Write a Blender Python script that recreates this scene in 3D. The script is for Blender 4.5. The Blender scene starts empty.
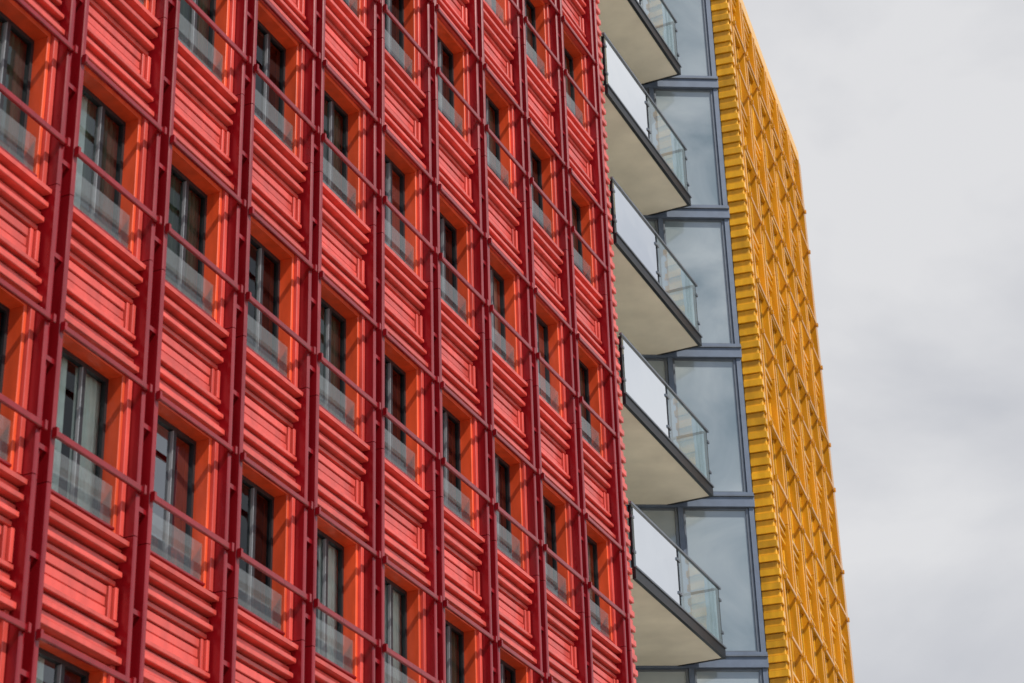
import bpy, bmesh, math, random
from mathutils import Matrix, Vector
random.seed(11)
scene = bpy.context.scene
scene.view_settings.view_transform = 'Standard'
scene.view_settings.look = 'None'
scene.view_settings.exposure = 0

# ------------------------------------------------------------ materials
def newmat(name):
    m = bpy.data.materials.new(name); m.use_nodes = True
    nt = m.node_tree
    for n in list(nt.nodes): nt.nodes.remove(n)
    return m, nt, nt.nodes, nt.links

def glazed(name, col, rough=0.30, var=0.18, spec=0.5, coat=0.35, bump=0.12):
    m, nt, N, L = newmat(name)
    out = N.new('ShaderNodeOutputMaterial'); p = N.new('ShaderNodeBsdfPrincipled')
    geo = N.new('ShaderNodeNewGeometry'); oi = N.new('ShaderNodeObjectInfo')
    noise = N.new('ShaderNodeTexNoise'); noise.inputs['Scale'].default_value = 2.3; noise.inputs['Detail'].default_value = 4
    mp = N.new('ShaderNodeMapping'); mp.inputs['Scale'].default_value = (3, 3, .7)
    L.new(geo.outputs['Position'], mp.inputs['Vector']); L.new(mp.outputs[0], noise.inputs['Vector'])
    add = N.new('ShaderNodeMath'); add.operation = 'ADD'
    L.new(geo.outputs['Random Per Island'], add.inputs[0]); L.new(oi.outputs['Random'], add.inputs[1])
    fr = N.new('ShaderNodeMath'); fr.operation = 'FRACT'; L.new(add.outputs[0], fr.inputs[0])
    mr = N.new('ShaderNodeMapRange'); mr.inputs['To Min'].default_value = 1 - var; mr.inputs['To Max'].default_value = 1 + var * .7
    L.new(fr.outputs[0], mr.inputs['Value'])
    mr2 = N.new('ShaderNodeMapRange'); mr2.inputs['From Min'].default_value = .3; mr2.inputs['From Max'].default_value = .7
    mr2.inputs['To Min'].default_value = .80; mr2.inputs['To Max'].default_value = 1.08
    L.new(noise.outputs['Fac'], mr2.inputs['Value'])
    mu = N.new('ShaderNodeMath'); mu.operation = 'MULTIPLY'; L.new(mr.outputs[0], mu.inputs[0]); L.new(mr2.outputs[0], mu.inputs[1])
    vm = N.new('ShaderNodeVectorMath'); vm.operation = 'SCALE'; vm.inputs[0].default_value = col
    L.new(mu.outputs[0], vm.inputs['Scale']); L.new(vm.outputs[0], p.inputs['Base Color'])
    mr3 = N.new('ShaderNodeMapRange'); mr3.inputs['To Min'].default_value = rough - .08; mr3.inputs['To Max'].default_value = rough + .15
    L.new(noise.outputs['Fac'], mr3.inputs['Value']); L.new(mr3.outputs[0], p.inputs['Roughness'])
    p.inputs['Specular IOR Level'].default_value = spec
    p.inputs['Coat Weight'].default_value = coat; p.inputs['Coat Roughness'].default_value = .12
    n2 = N.new('ShaderNodeTexNoise'); n2.inputs['Scale'].default_value = 9; L.new(geo.outputs['Position'], n2.inputs['Vector'])
    b = N.new('ShaderNodeBump'); b.inputs['Strength'].default_value = bump; b.inputs['Distance'].default_value = .01
    L.new(n2.outputs['Fac'], b.inputs['Height']); L.new(b.outputs[0], p.inputs['Normal'])
    L.new(p.outputs[0], out.inputs[0]); return m

def plain(name, col, rough=.5, metal=0, nscale=6, var=.1):
    m, nt, N, L = newmat(name)
    out = N.new('ShaderNodeOutputMaterial'); p = N.new('ShaderNodeBsdfPrincipled')
    geo = N.new('ShaderNodeNewGeometry')
    noise = N.new('ShaderNodeTexNoise'); noise.inputs['Scale'].default_value = nscale; noise.inputs['Detail'].default_value = 4
    L.new(geo.outputs['Position'], noise.inputs['Vector'])
    mr = N.new('ShaderNodeMapRange'); mr.inputs['From Min'].default_value = .3; mr.inputs['From Max'].default_value = .7
    mr.inputs['To Min'].default_value = 1 - var; mr.inputs['To Max'].default_value = 1 + var
    L.new(noise.outputs['Fac'], mr.inputs['Value'])
    vm = N.new('ShaderNodeVectorMath'); vm.operation = 'SCALE'; vm.inputs[0].default_value = col
    L.new(mr.outputs[0], vm.inputs['Scale']); L.new(vm.outputs[0], p.inputs['Base Color'])
    p.inputs['Roughness'].default_value = rough; p.inputs['Metallic'].default_value = metal
    L.new(p.outputs[0], out.inputs[0]); return m

def glass(name, tint=(.6, .65, .65), ior=1.6, haze=0.0, hazecol=(.8, .85, .85), rough=.02, randrefl=0.0):
    m, nt, N, L = newmat(name)
    out = N.new('ShaderNodeOutputMaterial')
    tr = N.new('ShaderNodeBsdfTransparent'); tr.inputs[0].default_value = (*tint, 1)
    df = N.new('ShaderNodeBsdfDiffuse'); df.inputs[0].default_value = (*hazecol, 1)
    gl = N.new('ShaderNodeBsdfGlossy'); gl.inputs['Roughness'].default_value = rough; gl.inputs[0].default_value = (.95, .98, 1, 1)
    m1 = N.new('ShaderNodeMixShader'); m1.inputs[0].default_value = haze
    L.new(tr.outputs[0], m1.inputs[1]); L.new(df.outputs[0], m1.inputs[2])
    fn = N.new('ShaderNodeFresnel'); fn.inputs['IOR'].default_value = ior
    geo = N.new('ShaderNodeNewGeometry'); nz = N.new('ShaderNodeTexNoise'); nz.inputs['Scale'].default_value = .8
    L.new(geo.outputs['Position'], nz.inputs['Vector'])
    bp = N.new('ShaderNodeBump'); bp.inputs['Strength'].default_value = .25; bp.inputs['Distance'].default_value = .03
    L.new(nz.outputs['Fac'], bp.inputs['Height']); L.new(bp.outputs[0], gl.inputs['Normal'])
    ad = N.new('ShaderNodeMath'); ad.operation = 'ADD'; ad.use_clamp = True
    # random panes get added sky reflection so they look brighter
    oi = N.new('ShaderNodeObjectInfo'); gt = N.new('ShaderNodeMapRange')
    gt.inputs['From Min'].default_value = .72; gt.inputs['From Max'].default_value = 1; gt.inputs['To Max'].default_value = randrefl
    L.new(oi.outputs['Random'], gt.inputs['Value']); L.new(gt.outputs[0], ad.inputs[1])
    L.new(fn.outputs[0], ad.inputs[0])
    m2 = N.new('ShaderNodeMixShader'); L.new(ad.outputs[0], m2.inputs[0])
    L.new(m1.outputs[0], m2.inputs[1]); L.new(gl.outputs[0], m2.inputs[2])
    L.new(m2.outputs[0], out.inputs[0]); return m

M = {}
M['coral'] = glazed('coral_terracotta', (.68, .082, .062))
M['deep'] = glazed('deep_red_mullion', (.25, .0035, .008), rough=.26, var=.12)
M['orange'] = glazed('orange_red_reveal', (.84, .09, .022), rough=.4)
M['ycoral'] = glazed('yellow_terracotta', (.78, .385, .010), var=.24)
M['ydeep'] = glazed('yellow_mullion', (.66, .285, .006), var=.15)
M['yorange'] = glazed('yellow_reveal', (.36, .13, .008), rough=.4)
M['frame'] = plain('window_frame_grey', (.025, .026, .029), .4, .2)
M['lframe'] = plain('light_frame', (.30, .32, .34), .4, .2)
M['glass'] = glass('window_glass', (.78, .84, .81), 1.36, randrefl=.5)
M['guard'] = glass('guard_glass', (.82, .86, .86), 1.4, .11, (.70, .74, .74))
M['rail_glass'] = glass('balcony_glass', (.84, .93, .94), 1.45, .15, (.70, .85, .88))
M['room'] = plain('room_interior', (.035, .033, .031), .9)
M['curtain'] = plain('curtain_white', (.82, .84, .81), .9)
M['gcurtain'] = plain('curtain_green', (.09, .12, .075), .9)
M['blind'] = plain('blind_beige', (.62, .50, .40), .8)
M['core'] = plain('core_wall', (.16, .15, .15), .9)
M['black'] = plain('black_steel', (.015, .017, .02), .35, .4)
M['soffit'] = plain('soffit_render', (.78, .73, .61), .85, 0, 1.5, .10)
M['steel'] = plain('brushed_steel', (.15, .17, .20), .35, .4)
M['band'] = plain('slab_band_metal', (.12, .155, .22), .5, .1)

# ------------------------------------------------------------ mesh builder
class MB:
    def __init__(s): s.bm = bmesh.new(); s.mats = []
    def mi(s, k):
        if k not in s.mats: s.mats.append(k)
        return s.mats.index(k)
    def prism(s, poly, axis, t0, t1, k):
        i = s.mi(k)
        def P(a, b, t):
            return {'x': (t, a, b), 'z': (a, b, t), 'y': (a, t, b)}[axis]
        v0 = [s.bm.verts.new(P(a, b, t0)) for a, b in poly]; v1 = [s.bm.verts.new(P(a, b, t1)) for a, b in poly]
        n = len(poly); fs = [s.bm.faces.new(v0), s.bm.faces.new(v1[::-1])]
        for j in range(n):
            fs.append(s.bm.faces.new((v0[j], v1[j], v1[(j + 1) % n], v0[(j + 1) % n])))
        for f in fs: f.material_index = i
    def box(s, x0, x1, y0, y1, z0, z1, k):
        s.prism([(x0, y0), (x1, y0), (x1, y1), (x0, y1)], 'z', z0, z1, k)
    def hb(s, x0, x1, y0, y1, z0, z1, k, c=.006):
        s.prism([(y1, z0), (y0 + c, z0), (y0, z0 + c), (y0, z1 - c), (y0 + c, z1), (y1, z1)], 'x', x0, x1, k)
    def vb(s, x0, x1, y0, y1, z0, z1, k, c=.006):
        s.prism([(x0, y1), (x0, y0 + c), (x0 + c, y0), (x1 - c, y0), (x1, y0 + c), (x1, y1)], 'z', z0, z1, k)
    def quad(s, pts, k):
        f = s.bm.faces.new([s.bm.verts.new(p) for p in pts]); f.material_index = s.mi(k)
    def mesh(s, name):
        bmesh.ops.recalc_face_normals(s.bm, faces=s.bm.faces[:])
        me = bpy.data.meshes.new(name); s.bm.to_mesh(me); s.bm.free()
        for k in s.mats: me.materials.append(M[k])
        return me

def obj(name, me, parent=None, loc=(0, 0, 0)):
    o = bpy.data.objects.new(name, me); scene.collection.objects.link(o)
    o.location = loc
    if parent: o.parent = parent
    return o
def empty(name, loc, rotz):
    e = bpy.data.objects.new(name, None); scene.collection.objects.link(e)
    e.location = loc; e.rotation_euler = (0, 0, rotz); e.empty_display_size = .5; return e

FH = 3.05   # storey height
# ------------------------------------------------------------ facade bay
def bay(W, pre, name):
    b = MB(); C, D, O = pre + 'coral', pre + 'deep', pre + 'orange'
    g = .005
    # twin mullion fins with a recessed channel and thin inner rib
    b.vb(-.145, -.085, .005, .24, g, FH - g, D, .012)
    b.vb(.075, .14, .0, .24, g, FH - g, D, .012)
    b.vb(-.02, .012, .07, .24, g, FH - g, D, .008)
    b.box(-.10, .10, .21, .24, 0, FH, D)
    for zz in (.30, 1.20, 2.30):
        b.box(-.084, .074, .04, .06, zz, zz + .05, D)
    b.box(-.155, .155, .245, .44, 0, FH, C)
    H = 1.75; xl, xr = .155, W - .155
    for x0, x1 in ((xl, xl + .065), (xr - .065, xr)):
        b.vb(x0, x1, .125, .40, g, H - g, C)
    wl, wr = xl + .065, xr - .065
    for x0, x1 in ((wl + .008, wl + .055), (wr - .055, wr - .008)):
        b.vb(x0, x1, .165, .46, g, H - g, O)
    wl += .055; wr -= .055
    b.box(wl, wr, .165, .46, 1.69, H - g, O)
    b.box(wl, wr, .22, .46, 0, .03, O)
    # spandrel: ribbed boards stepping in to a panel and out again, joints backed in dark red to paint their shadow lines
    b.box(xl, xr, .215, .40, H + .002, 2.93, D)
    b.hb(xl, xr, .06, .214, 1.755, 1.82, C)
    low = [(1.856, .066, .130), (1.950, .052, .075), (2.032, .058, .140), (2.118, .048, .100)]
    high = [(2.870, .052, .140), (2.784, .056, .070), (2.698, .054, .145), (2.614, .056, .088), (2.538, .048, .150)]
    for i, (z0, h, y) in enumerate(low + high):
        ins = (i if i < 4 else (i - 4)) * .012
        b.hb(xl + ins, xr - ins, y, .214, z0, z0 + h, C)
    za, zc = 2.190, 2.512
    for j, ww in enumerate((.05, .045)):
        o = xl + .03 + j * .068
        b.vb(o, o + ww, .12 + j * .03, .214, za, zc, C); b.vb(W - o - ww, W - o, .12 + j * .03, .214, za, zc, C)
    px = xl + .165; ph = (zc - za) / 3
    for j in range(3):
        b.hb(px, W - px, .165 + (.012 if j == 1 else 0), .214, za + j * ph + .008, za + (j + 1) * ph - .008, C)
    # sill
    b.prism([(.36, 2.94), (.055, 2.94), (.05, 2.985), (.36, 3.045)], 'x', xl, xr, C)
    # rails between the mullions, small lugs at their ends
    for z, h in ((.455, .07), (1.56, .062)):
        b.hb(.10, W - .10, -.035, -.002, z, z + h, D, .008)
        for x in (.072, W - .108):
            b.hb(x, x + .036, -.055, -.003, z - .014, z + h + .014, D, .006)
    b.hb(wl, wr, .15, .19, .035, .065, D, .006)
    # glass guard inside the reveal
    b.quad([(wl + .005, .20, .07), (wr - .005, .20, .07), (wr - .005, .20, .50), (wl + .005, .20, .50)], 'guard')
    # window frame
    y0, y1 = .33, .39
    b.box(wl, wl + .04, y0, y1, .03, 1.69, 'frame'); b.box(wr - .04, wr, y0, y1, .03, 1.69, 'frame')
    b.box(wl + .04, wr - .04, y0, y1, .03, .08, 'frame'); b.box(wl + .04, wr - .04, y0, y1, 1.64, 1.69, 'frame')
    xm = wl + (wr - wl) * .60
    b.box(xm, xm + .05, y0 - .004, y1, .08, 1.64, 'frame')
    b.box(xm - .014, xm - .002, y0 - .003, y1 - .01, .105, 1.63, 'lframe')
    b.quad([(wl + .04, .36, .08), (wr - .04, .36, .08), (wr - .04, .36, 1.64), (wl + .04, .36, 1.64)], 'glass')
    # room
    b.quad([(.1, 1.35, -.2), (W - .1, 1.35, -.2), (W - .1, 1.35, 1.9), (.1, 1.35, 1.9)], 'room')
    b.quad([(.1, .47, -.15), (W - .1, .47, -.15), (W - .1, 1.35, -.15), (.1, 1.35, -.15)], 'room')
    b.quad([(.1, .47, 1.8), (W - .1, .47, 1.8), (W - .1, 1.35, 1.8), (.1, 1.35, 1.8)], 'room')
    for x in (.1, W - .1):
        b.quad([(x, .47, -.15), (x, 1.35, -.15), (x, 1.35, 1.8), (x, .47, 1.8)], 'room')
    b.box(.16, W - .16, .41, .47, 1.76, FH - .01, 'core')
    return b.mesh(name)

def curtain(x0, x1, z0, z1, k, name, waves=9, amp=.022):
    b = MB(); n = waves * 8; pr = None; i = b.mi(k)
    for j in range(n + 1):
        t = j / n; x = x0 + (x1 - x0) * t
        y = .435 + amp * math.sin(t * waves * 6.283) + .012 * math.sin(t * waves * 2.3 * 6.283 + 1)
        a = b.bm.verts.new((x, y, z0)); c = b.bm.verts.new((x, y + .01, z1))
        if pr:
            f = b.bm.faces.new((pr[0], a, c, pr[1])); f.material_index = i; f.smooth = True
        pr = (a, c)
    return b.mesh(name)

W = 1.641
bayR = bay(W, '', 'red_bay')
curt = [curtain(.25, .80, .0, 1.7, 'curtain', 'curtain_l', 6), curtain(.98, 1.39, 0, 1.7, 'curtain', 'curtain_r', 5),
        curtain(.25, 1.39, 0, 1.7, 'gcurtain', 'curtain_g', 12), curtain(.75, 1.39, 0, 1.7, 'gcurtain', 'curtain_gr', 6),
        curtain(.25, 1.39, .75, 1.7, 'blind', 'blind', 1, .001), curtain(.25, .95, 0, 1.7, 'curtain', 'curtain_full', 8)]

ang = math.atan2(.917, .399); D0 = 11.0
dx, dy = math.cos(ang), math.sin(ang)
red = empty('red_terracotta_building', (-D0 * dy, D0 * dx, 0), ang)
S0 = 14.60; Z0 = 12.78
for n in range(-8, 9):
    for k in range(-4, 7):
        loc = (S0 + W * n, 0, Z0 + FH * k)
        obj('facade_bay', bayR, red, loc)
        r = random.random()
        pick = [0] if r < .22 else [0, 1] if r < .30 else [2] if r < .42 else [3] if r < .60 else [4] if r < .64 else [5] if r < .75 else [0, 3] if r < .84 else []
        for c in pick: obj('curtain', curt[c], red, loc)
SE = S0 + W * 9
b = MB()
for x0, x1 in ((-.145, -.085), (.075, .14)):
    for k in range(-4, 7): b.vb(SE + x0, SE + x1, 0, .24, Z0 + FH * k + .004, Z0 + FH * (k + 1) - .004, 'deep', .014)
b.box(SE - .08, SE + .07, .18, .24, .6, Z0 + FH * 7, 'deep')
b.box(SE - .155, SE + .30, .245, .44, .6, Z0 + FH * 7, 'coral')
z = .6; i = 0
while z < Z0 + FH * 7 - .1:
    b.hb(SE + .16, SE + .47, (.05 if i % 2 else .085), .60, z, z + .105, 'coral', .01); z += .12; i += 1
obj('end_strip', b.mesh('end_strip'), red)
b = MB()
b.box(-2, SE + .42, 1.40, 11, 0, Z0 + FH * 7 + .1, 'core')
b.box(SE + .30, SE + .42, .45, 1.40, 0, Z0 + FH * 7, 'core')
b.box(S0 - 8 * W - .1, SE + .40, .25, 1.38, 0, .57, 'core')
b.hb(S0 - 8 * W - .2, SE + .5, -.05, 1.6, Z0 + FH * 7 + .01, Z0 + FH * 7 + .5, 'deep')
obj('core', b.mesh('core'), red)

# ------------------------------------------------------------ balconies
TIP = 34.12; BS = SE + .50
def balcony():
    b = MB(); T = .2
    poly = [(BS, .06), (TIP - .04, .06), (TIP - .04, .88), (32.25, 4.30), (BS, 8.4)]
    b.prism(poly, 'z', .012, T - .01, 'soffit')
    b.box(BS, TIP, 0, .058, 0, T, 'black'); b.box(TIP - .038, TIP, .06, .95, 0, T, 'black')
    b.box(BS, TIP + .02, -.02, -.001, T - .02, T + .01, 'steel')
    zt = T + 1.08
    b.box(BS - .02, TIP + .02, .00, .05, zt, zt + .035, 'steel'); b.box(TIP - .03, TIP + .02, .052, .9, zt, zt + .035, 'steel')
    xs = [BS + .05, BS + (TIP - BS) * .5, TIP - .03]
    for j in range(2):
        u0, u1, z0, z1 = xs[j] + .05, xs[j + 1] - .05, T + .05, zt - .012
        b.quad([(u0, .025, z0), (u1, .025, z0), (u1, .025, z1), (u0, .025, z1)], 'rail_glass')
        b.box(u0, u1, .018, .032, z0 - .014, z0 - .001, 'steel')
    b.quad([(TIP - .01, .1, T + .05), (TIP - .01, .82, T + .05), (TIP - .01, .82, zt - .02), (TIP - .01, .1, zt - .02)], 'rail_glass')
    for x in (xs[0], xs[1] - .035, xs[1] + .035, xs[2]):
        b.box(x - .018, x + .018, .036, .085, T, zt, 'black')
        for zz in (T + .25, T + .85): b.box(x - .045, x + .045, .006, .036, zz, zz + .045, 'steel')
    b.box(TIP - .045, TIP - .016, .83, .87, T, zt, 'black')
    return b.mesh('balcony')
balm = balcony()
for k in range(-5, 5):
    e = empty('balcony', (-D0 * dy, D0 * dx, 20.2 + FH * k), ang)
    obj('slab_and_railing', balm, e)

# ------------------------------------------------------------ glazed link
m_, nt, N, L = newmat('link_glass'); M['link'] = m_
out = N.new('ShaderNodeOutputMaterial'); p = N.new('ShaderNodeBsdfPrincipled')
geo = N.new('ShaderNodeNewGeometry'); ns = N.new('ShaderNodeTexNoise'); ns.inputs['Scale'].default_value = .55; ns.inputs['Detail'].default_value = 5
ns.inputs['Distortion'].default_value = .8
L.new(geo.outputs['Position'], ns.inputs['Vector'])
cr = N.new('ShaderNodeValToRGB'); cr.color_ramp.elements[0].position = .32; cr.color_ramp.elements[0].color = (.17, .225, .26, 1)
cr.color_ramp.elements[1].position = .70; cr.color_ramp.elements[1].color = (.38, .43, .46, 1)
L.new(ns.outputs['Fac'], cr.inputs[0]); L.new(cr.outputs[0], p.inputs['Base Color'])
p.inputs['Roughness'].default_value = .12; p.inputs['Metallic'].default_value = 0; p.inputs['Coat Weight'].default_value = 1
p.inputs['Coat IOR'].default_value = 1.8; p.inputs['Coat Roughness'].default_value = .03
L.new(p.outputs[0], out.inputs[0])

wang = math.atan2(.087, .996)
link = empty('glazed_link_building', (4.30, 36.18, 0), wang)
b = MB()
xa, xb = -10.5, .0
b.box(xa, .35, .15, 6, 0, 33.5, 'core')
for k in range(-6, 5):
    z = 20.2 + FH * k
    if z < 0: continue
    b.box(xa, xb, -.05, .15, z - .02, z + .17, 'band')
    b.box(xa, xb, -.08, .15, z + .173, z + .20, 'steel')
    b.box(xa, xb, -.03, .15, z + .203, z + .27, 'band')
    zt = z + FH - .023
    x = -.06; pw = 1.30
    while x > xa:
        b.box(x - pw + .05, x - .05, .05, .08, z + .27, zt, 'link')
        b.box(x - .045, x + .045, -.01, .149, z + .272, zt, 'band')
        b.box(x - .10, x - .052, .02, .10, z + .273, zt, 'steel')
        b.box(x - pw + .052, x - pw + .09, .02, .10, z + .273, zt, 'steel')
        b.box(x - pw + .092, x - .102, .025, .10, z + .274, z + .31, 'steel')
        b.box(x - pw + .092, x - .102, .025, .10, zt - .04, zt - .002, 'steel')
        x -= pw
obj('glazing', b.mesh('glazing'), link)

# ------------------------------------------------------------ yellow building
ya = math.atan2(.959, .284)
yel = empty('yellow_terracotta_building', (4.643, 36.08, 0), ya)
WY = 1.36; ROOF = 29.9
bayY = bay(WY, 'y', 'yellow_bay')
zt = ROOF - .35
for n in range(6):
    k = 0
    while True:
        z = zt - FH * (k + 1) - .0
        if z < -1: break
        obj('facade_bay', bayY, yel, (.30 + WY * n, 0, z)); k += 1
b = MB()
z = 0; i = 0
while z < ROOF - .1:
    o = .0 if i % 2 else .035
    b.prism([(o, .36), (o, .012 + o), (o + .012, o), (.16, o), (.16, .36)], 'z', z, z + .118, 'ycoral'); z += .135; i += 1
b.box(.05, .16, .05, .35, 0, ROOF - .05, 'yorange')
XE = .30 + WY * 6
b.box(XE - .135, XE + .135, 0, .5, 0, ROOF - .36, 'ydeep')
b.box(.17, XE + .13, 1.4, 10, 0, ROOF - .4, 'core')
b.box(.17, XE + .14, .02, 10, zt + .005, ROOF, 'ycoral')
b.box(XE + .02, XE + .12, .5, 10, 0, ROOF - .41, 'core')
obj('end_wall_and_roof', b.mesh('end_wall_and_roof'), yel)

# ------------------------------------------------------------ ground
M['ground'] = plain('paving', (.36, .345, .31), .85, 0, .7, .15)
b = MB(); R = 1500
b.quad([(-R, -R, 0), (R, -R, 0), (R, R, 0), (-R, R, 0)], 'ground')
obj('ground', b.mesh('ground'))

# ------------------------------------------------------------ world : broken cloud, clearer behind the viewer
w = bpy.data.worlds.new('World'); scene.world = w; w.use_nodes = True
N = w.node_tree.nodes; L = w.node_tree.links
for n in list(N): N.remove(n)
out = N.new('ShaderNodeOutputWorld'); bg = N.new('ShaderNodeBackground')
SUNAZ, SUNEL = math.radians(130), math.radians(51)
sky = N.new('ShaderNodeTexSky'); sky.sky_type = 'NISHITA'; sky.sun_disc = False
sky.sun_elevation = SUNEL; sky.sun_rotation = SUNAZ
bg.inputs['Strength'].default_value = .1
tc = N.new('ShaderNodeTexCoord'); mp = N.new('ShaderNodeMapping'); mp.inputs['Scale'].default_value = (1, 1, 1.8)
mp.inputs['Location'].default_value = (.35, .9, .1)
L.new(tc.outputs['Generated'], mp.inputs['Vector'])
n1 = N.new('ShaderNodeTexNoise'); n1.inputs['Scale'].default_value = 5; n1.inputs['Detail'].default_value = 7; n1.inputs['Roughness'].default_value = .5
n1.inputs['Distortion'].default_value = .25
L.new(mp.outputs[0], n1.inputs['Vector'])
cr = N.new('ShaderNodeValToRGB'); e = cr.color_ramp.elements
e[0].position = .32; e[0].color = (5.3, 5.45, 5.9, 1); e[1].position = .62; e[1].color = (7.7, 7.7, 7.85, 1)
L.new(n1.outputs['Fac'], cr.inputs[0])
sp = N.new('ShaderNodeSeparateXYZ'); L.new(tc.outputs['Generated'], sp.inputs[0])
n3 = N.new('ShaderNodeTexNoise'); n3.inputs['Scale'].default_value = 2.2; n3.inputs['Detail'].default_value = 6
L.new(tc.outputs['Generated'], n3.inputs['Vector'])
sm = N.new('ShaderNodeMath'); sm.operation = 'MULTIPLY_ADD'; sm.inputs[1].default_value = 1.2
L.new(n3.outputs['Fac'], sm.inputs[0]); L.new(sp.outputs['Y'], sm.inputs[2])
mk = N.new('ShaderNodeMapRange'); mk.inputs['From Min'].default_value = .45; mk.inputs['From Max'].default_value = 1.15
mk.inputs['To Min'].default_value = .06; mk.inputs['To Max'].default_value = .95
L.new(sm.outputs[0], mk.inputs['Value'])
mx = N.new('ShaderNodeMixRGB'); L.new(mk.outputs[0], mx.inputs[0])
L.new(sky.outputs[0], mx.inputs[1]); L.new(cr.outputs[0], mx.inputs[2])
L.new(mx.outputs[0], bg.inputs['Color']); L.new(bg.outputs[0], out.inputs[0])

sd = bpy.data.lights.new('sun', 'SUN'); sd.energy = 4.2; sd.angle = math.radians(.6); sd.color = (1, .95, .87)
so = bpy.data.objects.new('sun', sd); scene.collection.objects.link(so)
tos = Vector((math.sin(SUNAZ) * math.cos(SUNEL), math.cos(SUNAZ) * math.cos(SUNEL), math.sin(SUNEL)))
so.rotation_euler = tos.to_track_quat('Z', 'Y').to_euler(); so.location = (0, 0, 60)

# ------------------------------------------------------------ camera
cd = bpy.data.cameras.new('camera'); co = bpy.data.objects.new('camera', cd); scene.collection.objects.link(co)
F = Vector((0, .8845, .4666)).normalized(); Rv = Vector((.9995, .01444, -.02737))
Rv = (Rv - F * Rv.dot(F)).normalized(); U = Rv.cross(F)
mt = Matrix((Rv, U, -F)).transposed().to_4x4(); mt.translation = (0, 0, 1.6)
co.matrix_world = mt
cd.lens = 2165 / 1024 * 36; cd.sensor_width = 36; cd.clip_end = 4000
cd.dof.use_dof = True; cd.dof.focus_distance = 32; cd.dof.aperture_fstop = 2.0
scene.camera = co
